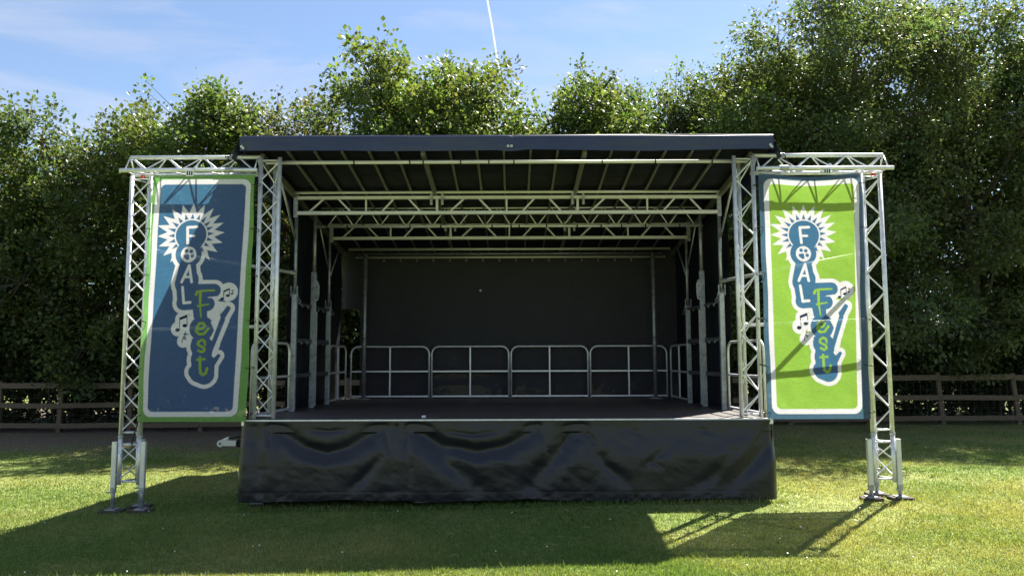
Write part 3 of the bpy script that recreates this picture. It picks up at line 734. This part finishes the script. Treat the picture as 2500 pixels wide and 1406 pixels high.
    put(mn(cap(U, V, [c2(q) for q in ((442,232),(455,200),(500,186),(662,181))], G, 2.2), cap(U, V, [c2(q) for q in ((495,200),(488,350),(500,505))], 3.8, 1.6),
           cap(U, V, [c2((465,368)), c2((592,348))], 2.6, 1.8),
           cap(U, V, [c2(q) for q in ((450,650),(520,638),(545,605),(525,575),(485,578),(452,620),(442,670),(475,708),(535,702),(585,640))], 3.2),
           cap(U, V, [c2(q) for q in ((545,830),(540,790),(505,775),(465,800),(458,830),(490,850),(532,870),(540,902),(505,922),(465,902))], 3.0),
           cap(U, V, [c2((450,1012)), c2((545,1005))], 2.6), cap(U, V, [c2(q) for q in ((487,985),(485,1100),(492,1170),(520,1192),(555,1172),(572,1115))], 3.3)), lime)
    def ell(p, a, b): q = c2(p); return (np.hypot((U-q[0])/a, (V-q[1])/b) - 1) * min(a, b)
    put(mn(ell((755,283), 4.6, 3.2), ell((822,245), 4.4, 3.2), cap(U, V, [c2((775,280)), c2((775,192))], .9), cap(U, V, [c2((843,245)), c2((843,158))], .9),
           poly(U, V, [c2(q) for q in ((772,185),(846,150),(846,172),(772,208))]), ell((872,222), 2.6, 2.2), cap(U, V, [c2(q) for q in ((882,222),(882,195),(868,178),(892,182))], .8),
           ell((215,655), 5.8, 4.4), ell((303,605), 5.8, 4.2), cap(U, V, [c2((240,650)), c2((241,510))], .9), cap(U, V, [c2((332,600)), c2((330,480))], .9),
           poly(U, V, [c2(q) for q in ((238,508),(334,470),(334,505),(238,540))]),
           cap(U, V, [c2(q) for q in ((340,705),(305,715),(285,745),(300,770),(318,755),(300,738),(272,768),(268,805))], 1.0)), navy)
    return img
BLUE, LIME, WHITE, NAVY = (.082, .118, .265), (.31, .42, .080), (.80, .77, .84), (.015, .03, .07)
def banner(name, xl_t, xr_t, xl_b, xr_b, zt, zb, edge, field, label, mirror, seed, sagtop):
    nx, ny = 226, 520
    u, v = np.meshgrid(np.linspace(0, 1, nx), np.linspace(0, 1, ny))
    img = paint(u, v, edge, field, BLUE, LIME, WHITE, NAVY)
    thru = {BLUE: (.060, .205, .335), LIME: (.30, .56, .075), WHITE: (.84, .80, .82), NAVY: NAVY}      # dyes pass light differently from how they reflect it
    glow = paint(u, v, tuple(np.array(edge) * (.9, 1.35, 1.1)), thru[field], thru[BLUE], thru[LIME], thru[WHITE], NAVY)
    X = (xl_t + (xl_b-xl_t)*v) * (1-u) + (xr_t + (xr_b-xr_t)*v) * u
    Z = zt + (zb - zt) * v - sagtop * np.sin(np.pi*u) ** 1.5 * (1 - v) ** 3
    edge_f = np.minimum(u, 1-u) * 2
    Y = 8.585 - .03 * np.sin(np.pi*u) * np.sin(np.pi*v) * (1 if seed == 1 else .4) + .020 * vnoise(u*2+3, v*4+3, seed, 1.1, 4)
    Y += .012 * np.sin(v * 22 + u * 3) * np.exp(-(np.minimum(u, 1-u)/.07) ** 2)
    X += .004 * np.sin(v*13+seed) * (np.exp(-(u/.1)**2) - np.exp(-((1-u)/.1)**2))
    Y -= sagtop * .5 * np.exp(-(v/.06)**2) * np.sin(np.pi*u)
    me = np_mesh("cloth", np.stack([X, Y, Z], -1).reshape(-1, 3), grid(nx, ny)); color_attr(me, "print", img.reshape(-1, 3)); color_attr(me, "glow", glow.reshape(-1, 3))
    t = thing(name, ((xl_b+xr_b)/2, 8.6, zb), label, "banner", "printed festival banners")
    link("cloth", me, t, None, 'banner')
    for k in range(6):
        z = zt - .12 - (zt-zb-.2)*k/5
        for sx, uu in ((xl_t, -1), (xr_t, 1)):
            x = sx + ((xl_b if uu < 0 else xr_b) - sx) * k/5
            b = MB(); cxx = x + uu*.005
            pts = [(cxx + .05*math.cos(a), 8.62 + .06*math.sin(a), z + .012*math.cos(a+k)) for a in [j*math.pi/6 for j in range(13)]]
            b.path(pts, .0045, 5, False).build("cable_tie", 'black', t)
    return t
blue_banner = banner("banner", -4.225, -3.010, -4.275, -3.030, 3.822, .960, (.20, .35, .115), BLUE, "tall navy blue festival banner with green edge and white guitar emblem", False, 1, .0)
MB().path([(-4.27, 8.60, .97), (-4.29, 8.61, .90), (-4.33, 8.625, .80), (-4.345, 8.625, .70)], .008, 6).build("tie_cord", 'black', blue_banner, True)
banner("banner", 2.895, 4.100, 2.905, 4.085, 3.815, .968, (.085, .125, .215), LIME, "tall lime green festival banner with dark blue edge and guitar emblem", False, 2, .05)

# ------------------------------------------------------------------ fence
fence = thing("rail_fence", (0, 18, 0), "brown weathered timber post and rail fence in front of the trees", "fence")
fposts = [-15.9, -14.1, -12.25, -10.8, -9.15, -7.45, -5.72, -3.95, -2.2, -.45, 1.3, 3.05, 4.8, 6.62, 8.46, 10.2, 11.98, 13.75, 15.5]
def fz(x): return .0050 * x
for i, x in enumerate(fposts):
    y = 18 + .03 * math.sin(i * 2.3); lean = .03 * math.sin(i * 1.7) + (.05 if x > 8 else 0)
    bar("fence_post", (x - lean * -1.3, y, gz(x, y) - .1), (x - lean * .2, y, 1.21 + fz(x) + .02 * math.sin(i * 3.1)), .11, .09, 'fence', fence)
for i in range(len(fposts) - 1):
    xa, xb = fposts[i], fposts[i+1]
    for z, h in ((1.10, .13), (.625, .12), (.155, .12)):
        ja, jb = random.uniform(-.018, .018), random.uniform(-.018, .018)
        bar("fence_rail", (xa - .02, 17.925 + .003 * (i % 2), z + fz(xa) + ja), (xb + .02, 17.925 + .003 * ((i+1) % 2) + .004, z + fz(xb) + jb), .038, h, 'fence', fence)
b = MB()
for xx in np.arange(-15.8, 15.5, .16): b.path([(xx, 18.06, .03 + gz(xx, 18)), (xx + .01, 18.06, 1.0 + fz(xx))], .002, 3, False)
for z in (.1, .25, .38, .5, .65, .8, 1.0): b.path([(-15.8, 18.06, z - .08), (15.5, 18.06, z + .08)], .002, 3, False)
wn_ = b.build("wire_netting", 'wire', fence); wn_["kind"] = "stuff"

# ------------------------------------------------------------------ trees
def rot_frames(n, axis_z, r):
    """Leaf frames: direction d (tip) and side s, from given mean directions."""
    d = axis_z + r.normal(0, .55, (n, 3)); d /= np.linalg.norm(d, axis=1)[:, None]
    up = np.tile([0, 0, 1.], (n, 1)) + r.normal(0, .55, (n, 3))
    s = np.cross(d, up); s /= np.linalg.norm(s, axis=1)[:, None] + 1e-9
    return d, s, np.cross(s, d)
def leaf_mesh(name, P, D, size, tint, r, wide=.38, droop=.35, fold=.22):
    n = len(P); D = D.copy(); D[:, 2] -= droop
    d, s, nn = rot_frames(n, D / (np.linalg.norm(D, axis=1)[:, None] + 1e-9), r)
    L_ = (size * r.uniform(.6, 1.35, n))[:, None]; w = L_ * wide * r.uniform(.8, 1.2, n)[:, None]
    a = P; t_ = P + d * L_; m1 = P + d * L_ * .48 + s * w + nn * w * fold; m2 = P + d * L_ * .48 - s * w + nn * w * fold
    co = np.stack([a, m1, t_, m2], 1).reshape(-1, 3)
    q = np.arange(n * 4, dtype=np.int32).reshape(n, 4); tri = np.concatenate([q[:, [0, 1, 2]], q[:, [0, 2, 3]]])
    me = np_mesh(name, co, tri, False); color_attr(me, "tint", np.repeat(tint, 4, 0)); return me
def tree(name, x, y, H, rx, ry, zb, label, n_clump, leaves, size, hue, seed, group="trees behind the fence", shoots=14, lobes=11, spread=.30, droop=.35, wide=.38, multi=1, dome=1.0):
    r = np.random.default_rng(seed); z0 = gz(x, y)
    t = thing(name, (x, y, z0), label, "tree" if name.endswith("tree") else "shrub", group)
    # crown lobes: stacked ellipsoids that make an uneven outline
    C = []
    hc = max(zb + .3 * (H - zb), H - max(3.0, 1.15 * rx) * dome)        # below this height the crown keeps its full width
    for i in range(lobes):
        h = zb + .25 + (H - zb - 1.0) * ((i + .5) / lobes) ** .9
        prof = 1.0 if h < hc else math.sqrt(max(.04, 1 - ((h - hc) / (H - hc)) ** 2))
        a = i * 2.399 + r.uniform(-.5, .5); rr = math.sqrt(r.uniform(.12, 1)) * .72 * prof
        sc = r.uniform(.34, .50) * (.55 + .45 * prof)
        C.append((x + rx * rr * math.cos(a), y + ry * rr * math.sin(a), z0 + h, rx * sc, ry * sc * 1.1, r.uniform(.65, 1.05)))
    C = np.array(C)
    k = r.integers(0, lobes, n_clump); u = r.normal(0, 1, (n_clump, 3)); u /= np.linalg.norm(u, axis=1)[:, None]
    rad = r.uniform(.25, 1.0, n_clump) ** .6
    cen = C[k, :3] + u * C[k, 3:] * rad[:, None]
    cen[:, 2] = np.clip(cen[:, 2], z0 + .25, z0 + H - .15)
    axis_ = u * [1, 1, .6] + [0, 0, .35]; axis_ /= np.linalg.norm(axis_, axis=1)[:, None]
    ln = np.full(n_clump, spread * 1.6)
    # long shoots sticking out of the top
    if shoots:
        sx = x + rx * r.uniform(-.85, .85, shoots); top = z0 + H * (1 - .22 * ((sx - x) / rx) ** 2) - r.uniform(.0, .9, shoots)
        for q in range(shoots):
            dirv = np.array([(sx[q]-x)/rx*.5 + r.normal(0, .2), r.normal(0, .25), 1.]); dirv /= np.linalg.norm(dirv); yy = y + ry * r.uniform(-.6, .3)
            nn_ = r.integers(2, 5); pts = np.array([[sx[q], yy, top[q]]]) - dirv * (np.arange(nn_)[:, None] * .26)
            cen = np.concatenate([cen, pts]); axis_ = np.concatenate([axis_, np.tile(dirv, (nn_, 1))]); ln = np.concatenate([ln, np.full(nn_, .34)])
    n = len(cen); cnt = np.maximum(6, (leaves * 1.12 * r.uniform(.55, 1.45, n))).astype(int); cnt[n_clump:] = np.maximum(5, leaves // 3)
    idx = np.repeat(np.arange(n), cnt); N = len(idx)
    sp = np.where(np.arange(n) >= n_clump, .12, spread)[idx]
    off = r.normal(0, 1, (N, 3)) * sp[:, None] * .55
    tpos = r.uniform(-.5, .5, N)[:, None]
    P = cen[idx] + axis_[idx] * ln[idx][:, None] * tpos + off * [1, 1, .75]
    P[:, 2] = np.maximum(P[:, 2], z0 + .04)
    D = off / (np.linalg.norm(off, axis=1)[:, None] + 1e-6) + axis_[idx] * .5
    base = np.array(hue); cl_t = r.uniform(.72, 1.30, n)[idx][:, None]; warm = r.normal(0, .10, n)[idx]
    tint = base * cl_t * r.uniform(.78, 1.25, N)[:, None]; tint[:, 0] *= 1 + warm + r.normal(0, .08, N); tint = np.clip(tint, .004, .5)
    cr_ = link("crown", leaf_mesh("crown", P, D, size, tint, r, wide, droop), t, None, 'leaf')
    # trunk(s), limbs and twigs
    tb = MB(); limb_pts = []
    for m_ in range(multi):
        bx_, by_ = x + (m_ - (multi-1)/2) * .35, y + r.normal(0, .1); hx, hy = r.normal(0, .25), r.normal(0, .15)
        rt = .022 * H / math.sqrt(multi); ks = 7
        pts = [(bx_ + hx * (q/ks) ** 1.3 * 1.5 + r.normal(0, .05), by_ + hy * (q/ks), z0 - .1 + H * .80 * q / ks) for q in range(ks + 1)]
        tb.path(pts, [max(.012, rt * (1.25 if q == 0 else 1) * (1 - .9 * q / ks)) for q in range(ks + 1)], 8, False); limb_pts += pts[2:]
    tb.build("trunk", 'bark', t, True)
    bb = MB(); lp = np.array(limb_pts); limb_nodes = [tuple(p) for p in limb_pts]
    for c in C:
        d_ = np.linalg.norm(lp - (c[:3] - [0, 0, H * .12]), axis=1); j = int(np.argmin(d_)); a = Vector(lp[j]); e = Vector(c[:3]); m_ = a.lerp(e, .5) + Vector((0, 0, -.12 + r.normal(0, .1))); m2 = a.lerp(e, .78) + Vector((r.normal(0, .1), 0, .03))
        bb.path([a, m_, m2, e], [.0075*H, .005*H, .0035*H, .0015*H], 5, False); limb_nodes += [tuple(m_), tuple(m2), tuple(e)]
    ln_ = np.array(limb_nodes)
    for q in range(0, n):
        if q < n_clump and q % 2: continue
        j = int(np.argmin(np.linalg.norm(ln_ - cen[q], axis=1))); a = Vector(ln_[j]); e = Vector(cen[q] + axis_[q] * .1)
        if (e - a).length > 2.6: continue
        bb.path([a, a.lerp(e, .55) + Vector((r.normal(0, .06), r.normal(0, .06), -.04)), e], [.014, .009, .004], 3, False)
    bb.build("branches", 'bark', t)
    return t
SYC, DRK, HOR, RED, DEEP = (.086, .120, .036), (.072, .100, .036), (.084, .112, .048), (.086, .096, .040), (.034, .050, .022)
G_ = "trees behind the fence"
def T(*a, **k): return tree(*a, **k)
#     name            x      y     H    rx   ry  zb
T("sycamore_tree", -14.21, 19.25, 8.0, 2.9, 2.3, .9, "broadleaf tree cut off by the left edge of the picture", 540, 60, .108, DRK, 101, lobes=20)
T("sycamore_tree", -11.03, 19.05, 8.4, 2.9, 2.8, .8, "dark broadleaf tree left of the blue banner, second from the left edge", 760, 60, .108, DRK, 102, lobes=22)
T("sycamore_tree", -8.04, 18.85, 8.84, 2.4, 2.9, .9, "bright green broadleaf tree rising above the truss arm of the blue banner", 720, 60, .104, SYC, 103, shoots=20, lobes=20)
T("sparse_tree", -5.70, 19.25, 8.94, 1.6, 2.0, 1.2, "slender sparse tree with reddish leaves at the left end of the stage roof", 330, 47, .098, RED, 104, shoots=12, lobes=14)
T("sycamore_tree", -2.34, 18.65, 9.45, 3.35, 3.6, 1.4, "large rounded sycamore towering above the left half of the stage roof", 1150, 60, .118, SYC, 105, shoots=26, lobes=30, dome=1.15)
T("hornbeam_tree", 1.75, 19.05, 9.25, 2.05, 2.2, 1.2, "narrow leafy tree just right of the contrail above the stage roof", 520, 60, .104, SYC, 106, shoots=14, lobes=17)
T("hornbeam_tree", 3.5, 19.45, 9.0, 1.95, 1.5, 1.2, "low slim tree in the dip of the skyline right of the roof's middle", 430, 55, .104, HOR, 107, shoots=10, wide=.27, droop=.8, lobes=15)
T("hornbeam_tree", 5.6, 18.95, 9.65, 2.6, 2.5, 1.0, "drooping-leaved tree above the right end of the stage roof", 780, 60, .108, SYC, 108, shoots=20, wide=.27, droop=.8, lobes=20)
T("hornbeam_tree", 8.70, 18.85, 11.47, 3.1, 3.2, 1.2, "tallest dark tree rising above the lime banner", 1250, 60, .108, HOR, 109, shoots=24, lobes=30, wide=.28, droop=.8)
T("hornbeam_tree", 11.97, 19.25, 11.38, 2.6, 3.1, 1.0, "tall dark tree right of the lime banner", 1020, 60, .108, HOR, 110, shoots=18, lobes=26, wide=.28, droop=.8)
T("hornbeam_tree", 14.40, 18.65, 10.35, 2.3, 2.8, .8, "dark tree cut off by the right edge of the picture", 640, 58, .108, DRK, 111, wide=.28, droop=.8, lobes=20)
# second row behind, closing the view
back = [(-14.2, 7.6, "trees"), (-10.4, 7.8, ""), (-7.2, 8.4, ""), (-4.6, 8.6, ""), (-.2, 9.2, ""), (3.2, 9.2, ""), (7.4, 10.4, ""), (10.8, 10.6, ""), (14.2, 10.2, "")]
blab = ["dim background tree behind the leftmost trees", "dim background tree left of the blue banner", "dim background tree behind the blue banner", "dim background tree behind the left end of the stage",
        "dim background tree behind the big sycamore", "dim background tree behind the middle of the roof's right half", "dim background tree behind the right end of the roof", "dim background tree behind the lime banner", "dim background tree at the right edge behind the tall trees"]
for i, (x, h, _) in enumerate(back):
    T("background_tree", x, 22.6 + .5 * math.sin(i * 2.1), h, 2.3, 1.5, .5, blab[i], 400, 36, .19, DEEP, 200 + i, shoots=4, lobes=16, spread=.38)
# undergrowth at the fence
sh = [(-15.2, 18.8, 3.6), (-13.0, 18.8, 3.9), (-11.0, 18.8, 3.2), (-9.0, 18.8, 3.8), (-7.0, 18.8, 4.2), (-5.0, 18.8, 3.9), (-3.0, 18.8, 3.2), (5.0, 18.8, 3.6), (6.9, 18.8, 3.9), (8.8, 18.8, 3.2), (10.6, 18.8, 2.6), (12.4, 18.8, 3.0), (14.4, 18.8, 3.6)]
slab = ["dark shrub behind the fence at the left edge", "dark shrub behind the fence, second from the left edge", "dark shrub behind the fence left of the blue banner's tower", "dark shrub behind the blue banner's outer tower", "dark shrub behind the blue banner",
        "dark shrub seen between the blue banner and the stage", "dark shrub seen through the gap at the stage's left rear corner", "dark shrub seen between the stage and the lime banner", "dark shrub behind the lime banner", "dark shrub behind the lime banner's outer edge", "low dark shrub behind the fence right of the lime banner's tower",
        "dark shrub behind the fence near the second post from the right edge", "dark shrub behind the fence at the right edge"]
for i, (x, y, h) in enumerate(sh):
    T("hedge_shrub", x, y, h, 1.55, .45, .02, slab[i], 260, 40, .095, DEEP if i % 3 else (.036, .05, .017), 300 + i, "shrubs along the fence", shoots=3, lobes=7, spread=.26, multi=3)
# far hedge beyond the belt of trees
r = np.random.default_rng(77); N = 26000
P = np.stack([r.uniform(-60, 60, N), 62 + r.normal(0, 1.2, N), np.abs(r.normal(0, 1.2, N)) + r.uniform(0, 1.0, N)], -1)
tint = np.array((.05, .075, .02)) * r.uniform(.6, 1.4, N)[:, None]
fh = link("distant_hedge", leaf_mesh("distant_hedge", P, r.normal(0, 1, (N, 3)), .42, tint, r), None, None, 'leaf'); fh["kind"] = "stuff"; fh["label"] = "distant hedge across the field behind the trees"; fh["category"] = "hedge"

# ------------------------------------------------------------------ grass
def grass():
    r = np.random.default_rng(5); N = 620000
    y = 1 / r.uniform(1/17.6, 1/5.2, N); x = r.uniform(-1, 1, N) * (y * .71 + 2.2)
    bare = vnoise(x + 40, y + 40, 61, .9, 4); edge = 14.6 + bare * 3.2 + 2.6 * sstep(2, 8, x)
    keep = (r.random(N) < np.clip(1 - (y - edge) / 2.2, .10, 1)) & ~((x > XL + .25) & (x < XR - .25) & (y > 9.0) & (y < 13.2))
    thin = vnoise(x + 11, y + 30, 62, .55, 4); keep &= r.random(N) < np.clip(.95 + thin * 1.2, .35, 1)
    x, y, thin = x[keep], y[keep], thin[keep]
    # unmown fringe along the skirt and tufts dotted over the lawn
    nf = 2600; fx = r.uniform(XL - .1, XR + .1, nf); fy = 8.50 + np.abs(r.normal(0, .10, nf)); nt_ = 900; cy_ = 1 / r.uniform(1/13, 1/5.4, nt_); cx_ = r.uniform(-1, 1, nt_) * cy_ * .72
    tx = np.repeat(cx_, 9) + r.normal(0, .022, nt_ * 9); ty = np.repeat(cy_, 9) + r.normal(0, .022, nt_ * 9)
    out_ = ~((tx > XL) & (tx < XR) & (ty > 8.7) & (ty < 13.3)); tx, ty = tx[out_], ty[out_]
    m0 = len(x); x = np.concatenate([x, fx, tx]); y = np.concatenate([y, fy, ty]); n = len(x)
    h = r.uniform(.012, .032, n) * (1 + .5 * vnoise(x + 3, y + 3, 63, 1.7, 3)); tall = r.random(n) < .012; h = np.where(tall, h * 2.1, h); h[m0:] = r.uniform(.035, .085, n - m0); h[m0 + nf:] *= .75
    w = r.uniform(.0035, .007, n) * (y / 8) ** .55; az = r.uniform(0, 2*math.pi, n); lean = r.uniform(.1, .9, n) * h; la = r.uniform(0, 2*math.pi, n)
    z = ground_z(x, y) - .003
    a = np.stack([x - w*np.cos(az), y - w*np.sin(az), z], -1); b_ = np.stack([x + w*np.cos(az), y + w*np.sin(az), z], -1); c = np.stack([x + lean*np.cos(la), y + lean*np.sin(la), z + h], -1)
    me = np_mesh("grass", np.stack([a, b_, c], 1).reshape(-1, 3), np.arange(n*3, dtype=np.int32).reshape(n, 3), False)
    dry = np.clip(.34 + vnoise(x + 21, y + 17, 64, .8, 4) * 1.3 + r.normal(0, .18, n), 0, 1)[:, None]
    tint = (np.array((.125, .205, .050)) * (1 - dry) + np.array((.295, .295, .112)) * dry) * r.uniform(.7, 1.25, n)[:, None]
    color_attr(me, "tint", np.repeat(tint, 3, 0))
    o = link("grass", me, None, None, 'blade'); o["kind"] = "stuff"; o["label"] = "short mown grass blades covering the lawn"; o["category"] = "grass"
grass()
# fallen straw and daisies
r = np.random.default_rng(9); b = MB()
for k in range(140):
    y = 1 / r.uniform(1/16.5, 1/5.4); x = r.uniform(-1, 1) * y * .7
    if XL < x < XR and 8.4 < y < 13.3: continue
    a = r.uniform(0, math.pi); l_ = r.uniform(.03, .10); z = gz(x, y) + .03
    b.path([(x, y, z), (x + l_*math.cos(a)*.5, y + l_*math.sin(a)*.5, z + r.uniform(0, .02)), (x + l_*math.cos(a), y + l_*math.sin(a), z)], .0018, 3, False)
M['straw'] = pmat('dry_straw', (.35, .29, .16), None, .8)
o = b.build("straw", 'straw'); o["kind"] = "stuff"; o["label"] = "scattered dry straw on the lawn"
b = MB()
for k in range(45):
    y = 1 / r.uniform(1/12, 1/5.4); x = r.uniform(-1, 1) * y * .7
    if XL < x < XR and 8.4 < y < 13.3: continue
    z = gz(x, y) + .04; b.path([(x, y, z), (x + .001, y - .002, z + .007)], r.uniform(.005, .008), 6)
M['petal'] = pmat('daisy_petal', (.72, .72, .66), None, .6)
o = b.build("daisies", 'petal'); o["kind"] = "stuff"; o["label"] = "tiny white daisies dotted over the lawn"

# ------------------------------------------------------------------ contrail
def contrail():
    m, n, l, o = mat('contrail_ice')
    d = n.new("ShaderNodeBsdfDiffuse"); tl = n.new("ShaderNodeBsdfTranslucent"); tr = n.new("ShaderNodeBsdfTransparent")
    d.inputs[0].default_value = (.9, .9, .9, 1); tl.inputs[0].default_value = (.9, .9, .9, 1)
    z = n.new("ShaderNodeTexNoise"); z.inputs["Scale"].default_value = .05; z.inputs["Detail"].default_value = 5
    t = n.new("ShaderNodeTexCoord"); l(t.outputs["Object"], z.inputs["Vector"])
    mr = n.new("ShaderNodeMapRange"); mr.inputs[1].default_value = .3; mr.inputs[2].default_value = .7; mr.inputs[3].default_value = .50; mr.inputs[4].default_value = .82; l(z.outputs[0], mr.inputs[0])
    a = n.new("ShaderNodeMixShader"); a.inputs[0].default_value = .6; l(d.outputs[0], a.inputs[1]); l(tl.outputs[0], a.inputs[2])
    c = n.new("ShaderNodeMixShader"); l(mr.outputs[0], c.inputs[0]); l(a.outputs[0], c.inputs[1]); l(tr.outputs[0], c.inputs[2]); l(c.outputs[0], o.inputs[0])
    b = MB(); P0, P1 = Vector((-105, 2000, 1240)), Vector((-20, 2000, 712)); pts, rd = [], []
    for k in range(40):
        f = k / 39; p = P0.lerp(P1, f); p.x += .35 * math.sin(f * 23); pts.append(p); rd.append(3.3 - 1.3 * f + .3 * math.sin(k * 1.9))
    ob = b.path(pts, rd, 10).build("contrail", m, None, True); tag(ob, "thin white aircraft contrail crossing the sky above the trees", "contrail")
contrail()
